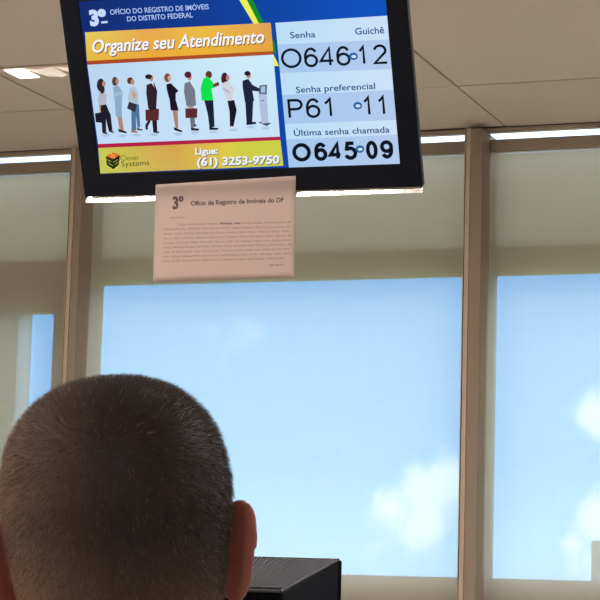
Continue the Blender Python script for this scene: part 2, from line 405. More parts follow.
# white picture area
quadgrid([(87.4, 64.8), (273.4, 54.6), (280, 136.6), (98, 144)], lambda s, t: mixc(mixc((184, 212, 240), (206, 236, 250), s*1.3), (196, 222, 248), t*.7), 2, 8, 4)
quadgrid([(98, 144), (280, 136.6), (280.4, 140), (98.3, 148)], lambda s, t: (176, 34, 70), 3, 4, 1)
def orb(s, t):
    c = mixc((196, 204, 86), (216, 160, 80), s/.4) if s < .4 else mixc((216, 160, 80), (224, 208, 70), (s-.4)/.35) if s < .75 else (206, 206, 70)
    return mixc(c, (196, 206, 96), t*.3)
quadgrid([(98.3, 148), (280.4, 140), (283.5, 165.7), (100.3, 173.5)], orb, 2, 14, 2)
# number panel
quadgrid([(275.4, 22.8), (387.7, 15.6), (400.4, 165.8), (289, 168)], lambda s, t: mixc((188, 222, 246), (204, 226, 248), s), 2, 4, 4)
def band(y0, y1):
    xl = lambda y: 275.4+(y-22.8)*.0937; xr = lambda y: 387.7+(y-15.6)*.0847
    quadgrid([(xl(y0), y0), (xr(y0-5), y0-5), (xr(y1-4), y1-4), (xl(y1), y1)], lambda s, t: mixc((166, 200, 236), (180, 204, 238), s), 3, 2, 1)
band(44.5, 73); band(95, 124); band(139.5, 168)
# people in the queue (flat picture)
def A_(p): return (90+p[0]/6, 60+p[1]/6)
def B_(p): return (180+p[0]/6, 60+p[1]/6)
def fig(T, parts):
    for q in parts:
        if q[0] == 'e': c = T((q[1], q[2])); ell(c[0], c[1], q[3]/6, q[4]/6, q[5], q[6])
        else: poly([T(p) for p in q[1]], q[2], q[3])
SK = (186, 140, 124); DK = (34, 30, 40); 
for k, (x, y) in enumerate(((95, 445), (195, 448), (280, 442), (385, 440), (525, 438))): c = A_((x, y)); ell(c[0], c[1]+1.2, 4.2, 1.4, (172, 196, 224), 3)
for k, (x, y) in enumerate(((90, 428), (200, 425), (322, 412), (425, 395), (515, 402))): c = B_((x, y)); ell(c[0], c[1]+1.2, 4.2, 1.4, (176, 202, 230), 3)
fig(A_, [('e', 65, 150, 24, 40, (50, 36, 44), 4), ('e', 84, 142, 11, 17, SK, 5), ('p', [(55, 195), (85, 185), (102, 210), (97, 268), (60, 278), (48, 240)], (180, 184, 200), 5), ('e', 74, 178, 15, 24, (54, 40, 48), 6),
 ('p', [(60, 272), (97, 265), (125, 330), (136, 424), (112, 422), (96, 352), (98, 432), (74, 432), (70, 350)], DK, 5), ('p', [(30, 320), (80, 310), (98, 380), (35, 372)], (28, 28, 42), 6),
 ('p', [(74, 428), (106, 436), (104, 444), (78, 440)], DK, 6), ('p', [(112, 418), (146, 430), (140, 438), (116, 430)], DK, 6), ('p', [(56, 268), (64, 268), (66, 310), (58, 312)], SK, 6)])
fig(A_, [('e', 150, 128, 18, 28, (92, 64, 56), 4), ('e', 164, 128, 10, 16, SK, 5), ('p', [(138, 165), (168, 150), (197, 190), (192, 250), (192, 340), (155, 340), (148, 240)], (142, 172, 200), 5), ('p', [(146, 200), (196, 185), (200, 205), (150, 220)], (160, 190, 214), 6),
 ('p', [(165, 340), (192, 340), (204, 425), (180, 425)], (176, 132, 120), 5), ('p', [(168, 412), (222, 430), (218, 440), (172, 430)], (44, 36, 48), 6)])
fig(A_, [('e', 242, 124, 19, 21, (90, 54, 44), 4), ('e', 256, 132, 12, 17, SK, 5), ('p', [(238, 168), (270, 155), (290, 200), (288, 270), (242, 270), (226, 230)], (176, 194, 210), 5), ('p', [(256, 180), (282, 205), (270, 235), (250, 215)], (190, 160, 150), 6), ('p', [(235, 250), (282, 265), (272, 312), (222, 290)], (52, 50, 66), 6),
 ('p', [(248, 270), (294, 265), (302, 400), (286, 410), (276, 330), (278, 422), (250, 422)], (82, 116, 152), 5), ('p', [(248, 416), (288, 430), (286, 436), (250, 434)], (150, 110, 90), 6), ('p', [(280, 406), (318, 416), (314, 424), (284, 420)], (90, 66, 60), 6)])
fig(A_, [('e', 352, 100, 21, 15, (44, 30, 36), 5), ('e', 368, 108, 12, 20, SK, 4), ('p', [(340, 148), (385, 135), (404, 185), (398, 292), (350, 292), (338, 200)], (50, 34, 46), 5), ('p', [(370, 138), (380, 136), (388, 165)], (220, 220, 230), 6),
 ('p', [(365, 290), (400, 290), (404, 425), (380, 428), (372, 350), (346, 402), (334, 388), (368, 330)], (38, 28, 38), 5), ('p', [(333, 298), (415, 292), (413, 360), (335, 365)], (88, 44, 44), 6), ('p', [(355, 290), (395, 288), (395, 296), (355, 298)], (40, 24, 30), 7), ('p', [(378, 420), (416, 430), (414, 438), (382, 436)], DK, 6), ('p', [(332, 380), (350, 408), (342, 422), (334, 412)], DK, 6)])
fig(A_, [('e', 465, 106, 20, 27, (130, 80, 66), 4), ('e', 477, 108, 11, 16, (214, 160, 140), 5), ('p', [(458, 146), (485, 138), (532, 185), (515, 200), (515, 240), (533, 302), (485, 302), (478, 240), (462, 180)], (30, 22, 34), 5),
 ('p', [(495, 302), (527, 302), (530, 410), (514, 410)], (172, 128, 122), 5), ('p', [(503, 402), (556, 424), (550, 434), (506, 420)], (30, 24, 36), 6)])
fig(B_, [('e', 48, 88, 21, 20, (84, 30, 44), 5), ('e', 58, 102, 13, 20, SK, 4), ('p', [(28, 140), (65, 125), (90, 180), (97, 270), (60, 288), (40, 275), (24, 190)], (116, 122, 140), 5), ('p', [(60, 128), (70, 128), (84, 170)], (230, 230, 240), 6),
 ('p', [(55, 285), (86, 285), (92, 400), (66, 412)], (110, 112, 130), 5), ('p', [(32, 290), (105, 290), (103, 346), (34, 348)], (92, 44, 50), 6), ('p', [(50, 275), (76, 275), (76, 292), (50, 292)], SK, 7), ('p', [(65, 405), (116, 412), (112, 424), (68, 422)], (46, 40, 56), 6), ('p', [(84, 384), (106, 390), (90, 398)], (46, 40, 56), 6)])
fig(B_, [('e', 173, 88, 20, 23, (96, 56, 50), 4), ('p', [(140, 112), (165, 98), (190, 125), (208, 150), (202, 172), (190, 168), (200, 242), (130, 242), (124, 170)], (14, 226, 76), 5), ('p', [(196, 146), (230, 130), (238, 150), (205, 164)], (110, 66, 60), 6),
 ('p', [(146, 242), (200, 242), (208, 400), (178, 406), (166, 320)], (30, 34, 54), 5), ('p', [(175, 402), (232, 408), (228, 419), (178, 419)], (26, 26, 40), 6)])
fig(B_, [('e', 268, 112, 21, 38, (64, 34, 48), 4), ('e', 287, 106, 11, 18, SK, 5), ('p', [(255, 138), (290, 125), (328, 175), (318, 200), (314, 245), (285, 245), (265, 190), (250, 165)], (208, 210, 222), 5), ('p', [(262, 165), (300, 190), (296, 200), (258, 176)], (178, 178, 196), 6),
 ('p', [(285, 245), (326, 240), (341, 300), (322, 398), (300, 400), (298, 310)], (24, 24, 38), 5), ('p', [(305, 396), (346, 404), (346, 412), (310, 408)], (226, 210, 210), 6)])
fig(B_, [('e', 405, 80, 19, 15, (44, 24, 34), 5), ('e', 412, 92, 14, 20, SK, 4), ('p', [(376, 124), (412, 112), (436, 150), (482, 172), (482, 190), (435, 184), (446, 245), (390, 252), (376, 160)], (30, 38, 66), 5), ('p', [(408, 110), (418, 112), (424, 132)], (230, 230, 240), 6), ('p', [(476, 172), (492, 174), (490, 194), (476, 190)], (40, 40, 60), 6),
 ('p', [(392, 250), (440, 245), (434, 380), (400, 386)], (30, 36, 62), 5), ('p', [(398, 376), (456, 370), (456, 384), (400, 390)], (24, 24, 44), 6)])
fig(B_, [('p', [(470, 200), (522, 200), (530, 375), (490, 382)], (178, 192, 222), 5), ('p', [(478, 152), (523, 148), (521, 206), (474, 202)], (84, 100, 130), 6), ('p', [(488, 160), (513, 157), (511, 196), (485, 193)], (170, 196, 226), 7), ('p', [(470, 375), (498, 366), (548, 380), (520, 397)], (78, 90, 110), 4), ('p', [(490, 240), (502, 240), (502, 247), (490, 247)], (90, 100, 130), 6)])
# cube mark bottom left
def C_(p): return (50+p[0]/3.75, 130+p[1]/3.75)
top, ru, rl_, bo, ll, lu, ce = (236, 84), (263, 95), (259, 129), (238, 147), (213, 131), (210, 99), (236, 109)
poly([C_(p) for p in (lu, ce, bo, ll)], (34, 46, 28), 4); poly([C_(p) for p in (ce, ru, rl_, bo)], (28, 38, 22), 4); poly([C_(p) for p in (top, ru, ce, lu)], (214, 84, 34), 4)
for a in (.33, .66):
    g = lambda p, q, s: (p[0]*(1-s)+q[0]*s, p[1]*(1-s)+q[1]*s)
    for (P0, P1, Q0, Q1, cc) in ((lu, ll, ce, bo, (150, 160, 60)), (ce, bo, ru, rl_, (140, 156, 56)), (top, lu, ru, ce, (240, 196, 90))):
        s0, s1 = (g(P0, P1, a), g(Q0, Q1, a)); k0, k1 = (.0, .75) if a < .5 else (.25, 1)
        m0, m1 = g(s0, s1, k0), g(s0, s1, k1)
        poly([C_((m0[0], m0[1]-1.8)), C_((m1[0], m1[1]-1.8)), C_((m1[0], m1[1]+1.8)), C_((m0[0], m0[1]+1.8))], cc, 5)
# text
def text_geo(s, bold=0, shear=0):
    cu = bpy.data.curves.new('t', 'FONT'); cu.body = s; cu.size = 1; cu.offset = bold; cu.shear = shear; cu.resolution_u = 3
    o = bpy.data.objects.new('t', cu); COL.objects.link(o); me = evaluated(o)
    V = [tuple(v.co[:2]) for v in me.vertices]; Fc = [tuple(p.vertices) for p in me.polygons]
    bpy.data.objects.remove(o); bpy.data.curves.remove(cu); bpy.data.meshes.remove(me)
    return V, Fc
def text(s, x0, x1, yb0, cap, color, lay, bold=0, shear=0, dv=0, ref=None, yb1=None):
    """left/right pixel, baseline pixel at left end, capital height in pixels"""
    V, Fc = text_geo(s, bold, shear)
    R_, _ = text_geo(ref or 'H', bold, 0)
    hb = max(v[1] for v in R_)
    mnx, mxx = min(v[0] for v in V), max(v[0] for v in V)
    a = uv(x0, yb0); b = uv(x1, yb1 if yb1 is not None else yb0-(x1-x0)*.045); sy = cap*4.16/F/hb*1.06
    vz = (a[1]+b[1])/2
    n0 = len(SV); yy = .003-.00012*lay
    for x, y in V:
        s_ = (x-mnx)/(mxx-mnx); SV.append((a[0]*(1-s_)+b[0]*s_, yy, a[1]*(1-s_)+b[1]*s_+y*sy))
    for f in Fc: SF.append(tuple(n0+i for i in f)); SC.append([(*lin(color), 1)]*len(f))
WH = (236, 242, 255); NV = (40, 74, 130); BK = (14, 22, 34)
text('3º', 90.4, 107.4, 25.2, 15, (200, 220, 255), 4, bold=.06, yb1=23.8); poly([(101.2, 21.4), (107.6, 20.9), (107.8, 22.9), (101.4, 23.4)], (200, 220, 255), 4)
text('OFÍCIO DO REGISTRO DE IMÓVEIS', 110.4, 209, 14.6, 4.9, (176, 200, 246), 4, yb1=9, bold=.012)
text('DO DISTRITO FEDERAL', 127.4, 193, 21.4, 4.9, (176, 200, 246), 4, yb1=17.2, bold=.012)
text('Organize seu Atendimento', 93.8, 265.6, 53.6, 12.6, (120, 84, 60), 4, bold=.016, shear=.28, yb1=43.6)
text('Organize seu Atendimento', 93, 264.8, 52.6, 12.6, (246, 248, 255), 5, bold=.016, shear=.28, yb1=42.6)
text('Clever', 120.8, 139.6, 160.6, 5.4, (96, 110, 40), 4, yb1=160)
text('Systems', 121.6, 149.5, 166.6, 5.4, (40, 56, 24), 4, yb1=165)
text('Ligue:', 196, 218.6, 154.9, 6.4, (120, 110, 110), 4, bold=.05, shear=.1, yb1=154.2); text('Ligue:', 195.3, 218, 154.3, 6.4, (240, 244, 250), 5, bold=.03, shear=.1, yb1=153.6)
text('(61) 3253-9750', 198.2, 280.6, 166.4, 8.0, (110, 110, 100), 4, bold=.04, shear=.12, yb1=164); text('(61) 3253-9750', 197.4, 279.8, 165.6, 8.0, (236, 240, 255), 5, bold=.03, shear=.12, yb1=163.2)
text('Senha', 290.4, 315.7, 38.2, 6, NV, 4, yb1=37.2, bold=.012); text('Guichê', 355.4, 384.4, 34.6, 6.4, NV, 4, yb1=33.2, bold=.012)
def arc(cx, cy, rx, ry, a0, a1, n=22): return [(cx+rx*math.cos(math.radians(a0+(a1-a0)*q/n)), cy+ry*math.sin(math.radians(a0+(a1-a0)*q/n))) for q in range(n+1)]
GL = {'0': [arc(.5, .5, .5, .5, 0, 360, 36)], 'O': [arc(.5, .5, .5, .5, 0, 360, 40)],
      '1': [[(0, .74), (.35, .82), (.8, 1), (.8, 0)]],
      '2': [arc(.48, .72, .44, .28, 170, -28)+[(0, 0), (1, 0)]],
      '4': [[(.74, 0), (.74, 1), (0, .26), (1, .26)]],
      '5': [[(.9, 1), (.22, 1), (.08, .5)]+arc(.48, .33, .52, .33, 140, -158)],
      '6': [arc(.5, .31, .5, .31, 0, 360, 30), arc(.52, .5, .52, .5, 38, 200, 20)],
      '9': [arc(.5, .69, .5, .31, 0, 360, 30), arc(.48, .5, .52, .5, 218, 380, 20)],
      'P': [[(0, 0), (0, 1), (.55, 1)]+arc(.55, .74, .45, .26, 90, -90)+[(0, .48)]]}
def digits(items, y0, sl_, h_, sw, lay=5):
    """items: (glyph, left, right) in pixels; y0 baseline at x=340; strokes with outer size = the box"""
    for g, xa, xb in items:
        for path in GL[g]:
            P = []
            for x, y in path:
                hh = sw/2+y*(h_-sw); xx = xa+sw/2+x*(xb-xa-sw); P.append(Vector((xx-.085*(hh-h_/2), y0-sl_*(xx-340)-hh)))
            n = len(P); closed = (P[0]-P[-1]).length < .01
            off = []
            for q in range(n):
                a = P[q-1] if q else (P[-2] if closed else P[0]); b = P[(q+1)] if q < n-1 else (P[1] if closed else P[-1])
                d0 = (P[q]-a); d1 = (b-P[q])
                d0 = d0.normalized() if d0.length > 1e-6 else d1.normalized(); d1 = d1.normalized() if d1.length > 1e-6 else d0
                m_ = (d0+d1); m_ = m_.normalized() if m_.length > .2 else d0
                nr_ = Vector((-m_.y, m_.x)); k = 1/max(.5, abs(m_.dot(d0))); off.append(nr_*sw/2*k)
            for q in range(n-1): poly([tuple(P[q]+off[q]), tuple(P[q+1]+off[q+1]), tuple(P[q+1]-off[q+1]), tuple(P[q]-off[q])], BK, lay)
X = lambda v: 275+v/4.615
digits([('O', X(28), X(123)), ('6', X(134), X(198)), ('4', X(204), X(274)), ('6', X(283), X(348)), ('1', X(385), X(420)), ('2', X(452), X(521))], 65.9, .045, 19.8, 2.6)
text('Senha preferencial', 296.2, 375.4, 92.8, 6, NV, 4, yb1=88.8, bold=.012)
digits([('P', X(60), X(130)), ('6', X(143), X(209)), ('1', X(226), X(268)), ('1', X(407), X(444)), ('1', X(474), X(512))], 116.8, .042, 19.8, 2.6)
text('Última senha chamada', 294.2, 389.8, 136, 6, NV, 4, yb1=132.4, bold=.012)
digits([('O', X(80), X(166)), ('6', X(181), X(241)), ('4', X(246), X(310)), ('5', X(318), X(379)), ('0', X(420), X(474)), ('9', X(486), X(546))], 160.2, .034, 18.5, 3.8)
for cx_, cy_ in ((353.6, 56.2), (357.8, 105.6), (360, 149)):
    ell(cx_, cy_, 4.4, 3.8, (40, 96, 160), 6); ell(cx_+.3, cy_+.2, 2.5, 1.6, (206, 226, 250), 7)
me = bpy.data.meshes.new('screen'); me.from_pydata(SV, [], SF)
ca = me.color_attributes.new('Col', 'FLOAT_COLOR', 'CORNER')
flat = [c for f in SC for col in f for c in col]; ca.data.foreach_set('color', flat)
link('screen', me, MT['screen'], tv)
# ceiling mount: rectangular post, yoke and plate behind the set
top_local = TM @ Vector((0, .076, .03))
mt = empty('television_mount', (top_local.x, top_local.y, CZ-.003))
props(mt, 'grey steel ceiling post holding the black television from behind', 'mount')
h = mt.location.z
mt.rotation_euler = (0, 0, tyw)
boxo('ceiling_plate', MT['steel'], -.09, .09, .09, .25, -.008, 0, parent=mt, bevel=.001)
bm = bmesh.new(); cyl(bm, (0, .17, -.008), (0, .17, top_local.z-h-.02), .022); obj('pole', bm, MT['steel'], mt, smooth=False)
bm = bmesh.new(); cyl(bm, (0, .17, top_local.z-h+.02), (0, .045, top_local.z-h+.0), .016); obj('arm', bm, MT['steel'], mt)
bm = bmesh.new()
v = box(bm, -.1, .1, .001, .007, -.06, .06); bmesh.ops.rotate(bm, verts=bm.verts, cent=(0, 0, 0), matrix=Matrix.Rotation(-ttl*-1, 3, 'X'))
bmesh.ops.translate(bm, verts=bm.verts, vec=(0, 0.0, top_local.z-h)); obj('bracket', bm, MT['steel'], mt, bevel=.001)
# ================================================================= NOTICE
def on_tv(px, py, yy): u, v = uv(px, py, yy); return TM @ Vector((u, yy, v))
tl, tr = on_tv(155.8, 184.6, -.002), on_tv(295.8, 175.8, -.002)
ml, mr = on_tv(155.2, 196.6, -.002), on_tv(295.6, 191.0, -.002)
pl = (ml+mr)/2; hx = (mr-ml).normalized(); pn = Vector((hx.y, -hx.x, 0)).normalized()
def on_plumb(px, py):
    d = ray(px, py); return EYE+d*((pl-EYE).dot(pn)/d.dot(pn))
bl, br = on_plumb(153.4, 282.6), on_plumb(294, 277.2)
pm = Matrix.Translation(bl)
nt_ = empty('notice_sheet', bl)
props(nt_, 'pale pink printed notice sheet hanging from the bottom bezel of the television', 'notice')
NXp, NYp = 20, 16
def paper(s, t, off=0):
    """s across 0..1, t down 0..1"""
    T1 = .115
    if t < T1:
        k = t/T1; a = tl.lerp(ml, k); b = tr.lerp(mr, k)
    else:
        k = (t-T1)/(1-T1); a = ml.lerp(bl, k); b = mr.lerp(br, k)
    p = a.lerp(b, s)
    k = max(0, (t-T1)/(1-T1))
    p = p+pn*((.004*math.sin(s*PI*1.0)*k+.003*math.sin(s*5+1)*k*k)-.0+off)
    return p-bl
bm = bmesh.new()
ts = [0, .04, .08, .115]+[.115+(1-.115)*j/14 for j in range(1, 15)]
G = [[bm.verts.new(paper(i/NXp, t)) for i in range(NXp+1)] for t in ts]
for A, B in zip(G, G[1:]):
    for i in range(NXp): bm.faces.new((A[i], A[i+1], B[i+1], B[i]))
o = obj('sheet', bm, MT['paper'], nt_, smooth=True)
sd = o.modifiers.new('thick', 'SOLIDIFY'); sd.thickness = .0003; sd.offset = 0
# printing, laid on the curved sheet.  X_ maps the 600x424 reading crop of the sheet to s,t
def st(x, y):
    s = (x-(54-8*(y-52)/343))/(495); yt = 52-32*s; yb = 395-20*s
    return s, (y-yt)/(yb-yt)
bm = bmesh.new()
def plate(bm, pts, mi, off=.0006):
    f = bm.faces.new([bm.verts.new(paper(*st(*p), off)) for p in pts]); f.material_index = mi
def ptext(bm, s, x0, x1, yb0, yb1, cap, mi, bold=0):
    V, Fc = text_geo(s, bold); hb = .73; mnx, mxx = min(v[0] for v in V), max(v[0] for v in V)
    vs = []
    for x, y in V:
        k = (x-mnx)/(mxx-mnx); vs.append(bm.verts.new(paper(*st(x0+(x1-x0)*k, yb0+(yb1-yb0)*k-y*cap/hb), .0006)))
    for f in Fc:
        try: bm.faces.new([vs[i] for i in f]).material_index = mi
        except ValueError: pass
ptext(bm, '3º', 116, 156, 134, 130, 44, 0, .045)
ptext(bm, 'Ofício de Registro de Imóveis do DF', 181, 508, 121, 102, 17, 0, .03)
ptext(bm, 'Ao Usuário,', 106, 160, 169, 166, 7, 0)
rp = random.Random(5)
for li in range(9):
    y0 = 194+li*16.2; x = 84+(52 if li == 0 else 0); xe_ = 530-(0 if li < 8 else 22)
    while x < xe_-6:
        w = rp.uniform(9, 44); w = min(w, xe_-x)
        yy = y0-(x-84)*.036; xx = x
        while xx < x+w:      # illegible small letters
            lw_ = rp.uniform(2.2, 4.4); hh = rp.choice((5.2, 5.2, 7.4, 5.6)); plate(bm, [(xx, yy), (xx+lw_*.72, yy), (xx+lw_*.72, yy-hh), (xx, yy-hh)], 0 if (li == 0 and 270 < x < 340) else 1); xx += lw_
        x += w+rp.uniform(4, 7)
ptext(bm, 'Obrigado.', 456, 508, 335, 332, 8, 0)
obj('printing', bm, [MT['ink'], MT['ink_soft']], o)
# ================================================================= PERSON
YAWP = .435
HC = at_depth(117, 503, 1.5)                      # centre of the skull at ear-top height
pr = empty('person', (HC.x, HC.y, 0), YAWP)
props(pr, 'person with short greying brown hair seated below the television, seen from behind', 'person')
hz = HC.z
TILT = .10
def skull(th, zz):
    """outer skin of the head; th=0 right, pi/2 face, zz from -.13 to .098"""
    a, b, nexp = .0785, .0850, 2.42
    if zz >= 0: k = max(0, 1-(zz/b)**nexp)**(1/nexp)
    else: k = 1
    wx = a*k; fy = .098*k; by = .102*k
    if zz < 0:
        q = -zz/.13
        wx = a*(1-.05*q-.30*q*q); fy = .098*(1-.02*q-.12*q*q*q); by = .102*(1-.10*q-.42*q*q)
    c, s = math.cos(th), math.sin(th)
    e = 2/2.25
    x = wx*math.copysign(abs(c)**e, c); y = (fy if s > 0 else by)*math.copysign(abs(s)**e, s)
    if s > 0:      # face relief
        f = max(0, s)**2
        y += f*(.010*math.exp(-((zz-.012)/.012)**2)-.009*math.exp(-((zz+.008)/.013)**2)*math.exp(-((abs(x)-.032)/.018)**2)) if f > .3 else 0
        y += .024*math.exp(-((zz+.042)/.016)**2-(x/.012)**2)+.014*math.exp(-((zz+.02)/.02)**2-(x/.009)**2)
        y += .007*math.exp(-((zz+.075)/.008)**2-(x/.02)**2)-.004*math.exp(-((zz+.068)/.003)**2-(x/.024)**2)
        y += .009*math.exp(-((zz+.108)/.014)**2-(x/.022)**2)
    return Vector((x, y, zz))
RT = Matrix.Translation(Vector((0, 0, hz))) @ Matrix.Rotation(-TILT, 4, 'Y') @ Matrix.Translation(Vector((0, 0, 0)))
bm = bmesh.new()
zs = [-.13+.128*i/26 for i in range(27)]+[.0850*math.sin(PI/2*i/26)*.9995 for i in range(1, 27)]
nth = 96; rings = []
for zz in zs: rings.append([bm.verts.new(RT @ skull(2*PI*i/nth, zz)) for i in range(nth)])
for A, B in zip(rings, rings[1:]):
    for i in range(nth): bm.faces.new((A[i], A[(i+1) % nth], B[(i+1) % nth], B[i]))
bm.faces.new(rings[0][::-1]); bm.faces.new(rings[-1])
# ears: curled shells leaning out from the head
def ear(bm, sx):
    base = Vector((sx*.0735, .002, -.0405)); ang = .62
    back = Vector((sx*math.sin(ang), -math.cos(ang), 0)); upv = Vector((sx*.10, -.10, 1)).normalized(); nrm = back.cross(upv).normalized()*(-sx)
    n = 28; front, rear = [], []
    rows = 7
    for side in (1, -1):
        L = []
        for j in range(rows+1):
            rho = j/rows; ring_ = []
            for i in range(n):
                a = 2*PI*i/n; ca_, sa_ = math.cos(a), math.sin(a)
                rr_u = .0405*(1+.06*math.cos(2*a)); rb = .0195*(1+.18*sa_)*(1.0-.10*math.exp(-((sa_+.15)/.2)**2)*(ca_ > 0))
                bx = .017+rb*ca_*rho; uz = rr_u*sa_*rho
                thick = .0042*math.sqrt(max(0, 1-rho**4))+(.0022*math.exp(-((rho-.86)/.1)**2))
                off = side*thick + (-.004*(1-rho**2))*1
                ring_.append(RT @ (base+back*bx+upv*uz+nrm*off))
            L.append(ring_)
        (front if side == 1 else rear).extend(L)
    def mk(L): return [[bm.verts.new(p) for p in r_] for r_ in L]
    Fv = mk(front[1:]); Rv = mk(rear[1:-1]); fc = bm.verts.new(front[0][0]); rc = bm.verts.new(rear[0][0])
    Rv.append(Fv[-1])
    for i in range(n):
        j = (i+1) % n
        bm.faces.new((fc, Fv[0][i], Fv[0][j])); bm.faces.new((rc, Rv[0][j], Rv[0][i]))
        for A, B in zip(Fv, Fv[1:]): bm.faces.new((A[i], B[i], B[j], A[j]))
        for A, B in zip(Rv, Rv[1:]): bm.faces.new((A[j], B[j], B[i], A[i]))
for sx in (1, -1): ear(bm, sx)
# neck and body
X3, Y3, Z3 = (1, 0, 0), (0, 1, 0), (0, 0, 1)
NB = RT @ Vector((0, -.008, -.07))
loft(bm, [((0, -.035, hz-.26), .10, .075, X3, Y3), ((0, -.03, hz-.215), .072, .064, X3, Y3), ((.004, -.022, hz-.17), .062, .060, X3, Y3), (NB, .063, .064, X3, Y3), (RT @ Vector((0, -.005, -.03)), .05, .05, X3, Y3)])
def torso(bm, g=0, z1=1.0):
    loft(bm, [((0, -.02, .47), .15+g, .10+g, X3, Y3), ((0, -.02, .52), .175+g, .115+g, X3, Y3), ((0, -.03, .66), .155+g, .112+g, X3, Y3), ((0, -.035, .80), .168+g, .122+g, X3, Y3), ((0, -.035, .90), .178+g, .115+g, X3, Y3),
              ((0, -.035, .96), .165+g, .095+g, X3, Y3), ((0, -.035, 1.005), .11+g, .075+g, X3, Y3), ((0, -.033, 1.03), .075+g, .066+g, X3, Y3)], 40)
torso(bm)
def arm(bm, s, g=0, hand=True):
    limb(bm, [((s*.155, -.03, .945), .052+g), ((s*.195, -.02, .90), .052+g), ((s*.225, .0, .80), .046+g), ((s*.24, .03, .70), .041+g), ((s*.225, .10, .665), .041+g), ((s*.18, .22, .635), .033+g), ((s*.16, .275, .625), .027+g)], 20)
    if hand:
        w = Vector((s*.157, .285, .625)); d = Vector((-s*.12, 1, -.12)).normalized(); side = Vector((1, s*.12, 0)).normalized(); n_ = side.cross(d).normalized()
        loft(bm, [(w-d*.02, .026, .018, side, n_), (w+d*.02, .034, .016, side, n_), (w+d*.06, .041, .015, side, n_), (w+d*.095, .040, .012, side, n_), (w+d*.10, .034, .008, side, n_)], 20)
        for k, (o_, ln) in enumerate(((-.030, .066), (-.010, .076), (.010, .070), (.029, .055))):
            q = w+d*.088+side*(o_*s*-1 if s > 0 else o_); dd = d
            limb(bm, [(q, .0095), (q+d*ln*.45, .0088), (q+d*ln*.75-n_*ln*.16, .008), (q+d*ln*.95-n_*ln*.36, .007)], 10)
        t0 = w+d*.025-side*s*.026
        limb(bm, [(t0, .012), (t0+(d*.6-side*s*.8)*.035, .0105), (t0+(d*.9-side*s*.75)*.058-n_*.006, .0085)], 10)
for s in (1, -1):
    arm(bm, s)
    limb(bm, [((s*.09, .0, .535), .084), ((s*.11, .22, .535), .072), ((s*.13, .43, .525), .056), ((s*.13, .455, .47), .052), ((s*.13, .44, .33), .052), ((s*.13, .45, .14), .036), ((s*.13, .455, .08), .036), ((s*.135, .54, .04), .03)], 20)
body = fuse('body', bm, MT['skin'], pr, .003, 2)
bm = bmesh.new(); torso(bm, .008)
for s in (1, -1): arm(bm, s, .008, False)
fuse('shirt', bm, MT['shirt'], pr, .007)
bm = bmesh.new()
loft(bm, [((0, -.015, .455), .15, .10, X3, Y3), ((0, -.015, .50), .186, .126, X3, Y3), ((0, -.02, .56), .182, .13, X3, Y3)], 32)
for s in (1, -1): limb(bm, [((s*.09, .0, .535), .092), ((s*.11, .22, .535), .081), ((s*.13, .43, .525), .066), ((s*.13, .455, .47), .063), ((s*.13, .44, .33), .066), ((s*.13, .45, .14), .056)], 20)
fuse('trousers', bm, MT['trousers'], pr, .008)
for s in (1, -1):
    bm = bmesh.new()
    loft(bm, [((s*.13, .405, .045), .034, .040, X3, Z3), ((s*.13, .43, .055), .042, .055, X3, Z3), ((s*.132, .50, .045), .044, .044, X3, Z3), ((s*.137, .58, .034), .046, .033, X3, Z3), ((s*.137, .635, .028), .034, .026, X3, Z3), ((s*.137, .65, .026), .018, .018, X3, Z3)], 24)
    box(bm, s*.134-.042, s*.134+.042, .40, .64, .0, .022)
    fuse('shoe', bm, MT['shoe'], pr, .005, 3)
    c = RT @ Vector((s*.031, .079, -.008))
    bm = bmesh.new(); ball(bm, c, .0125, .0125, .0125, 0, 20); ball(bm, c+Vector((0, .0095, 0)), .0055, .0042, .0055, 1, 12)
    obj('eye', bm, [MT['eye_white'], MT['eye_iris']], body, smooth=True)
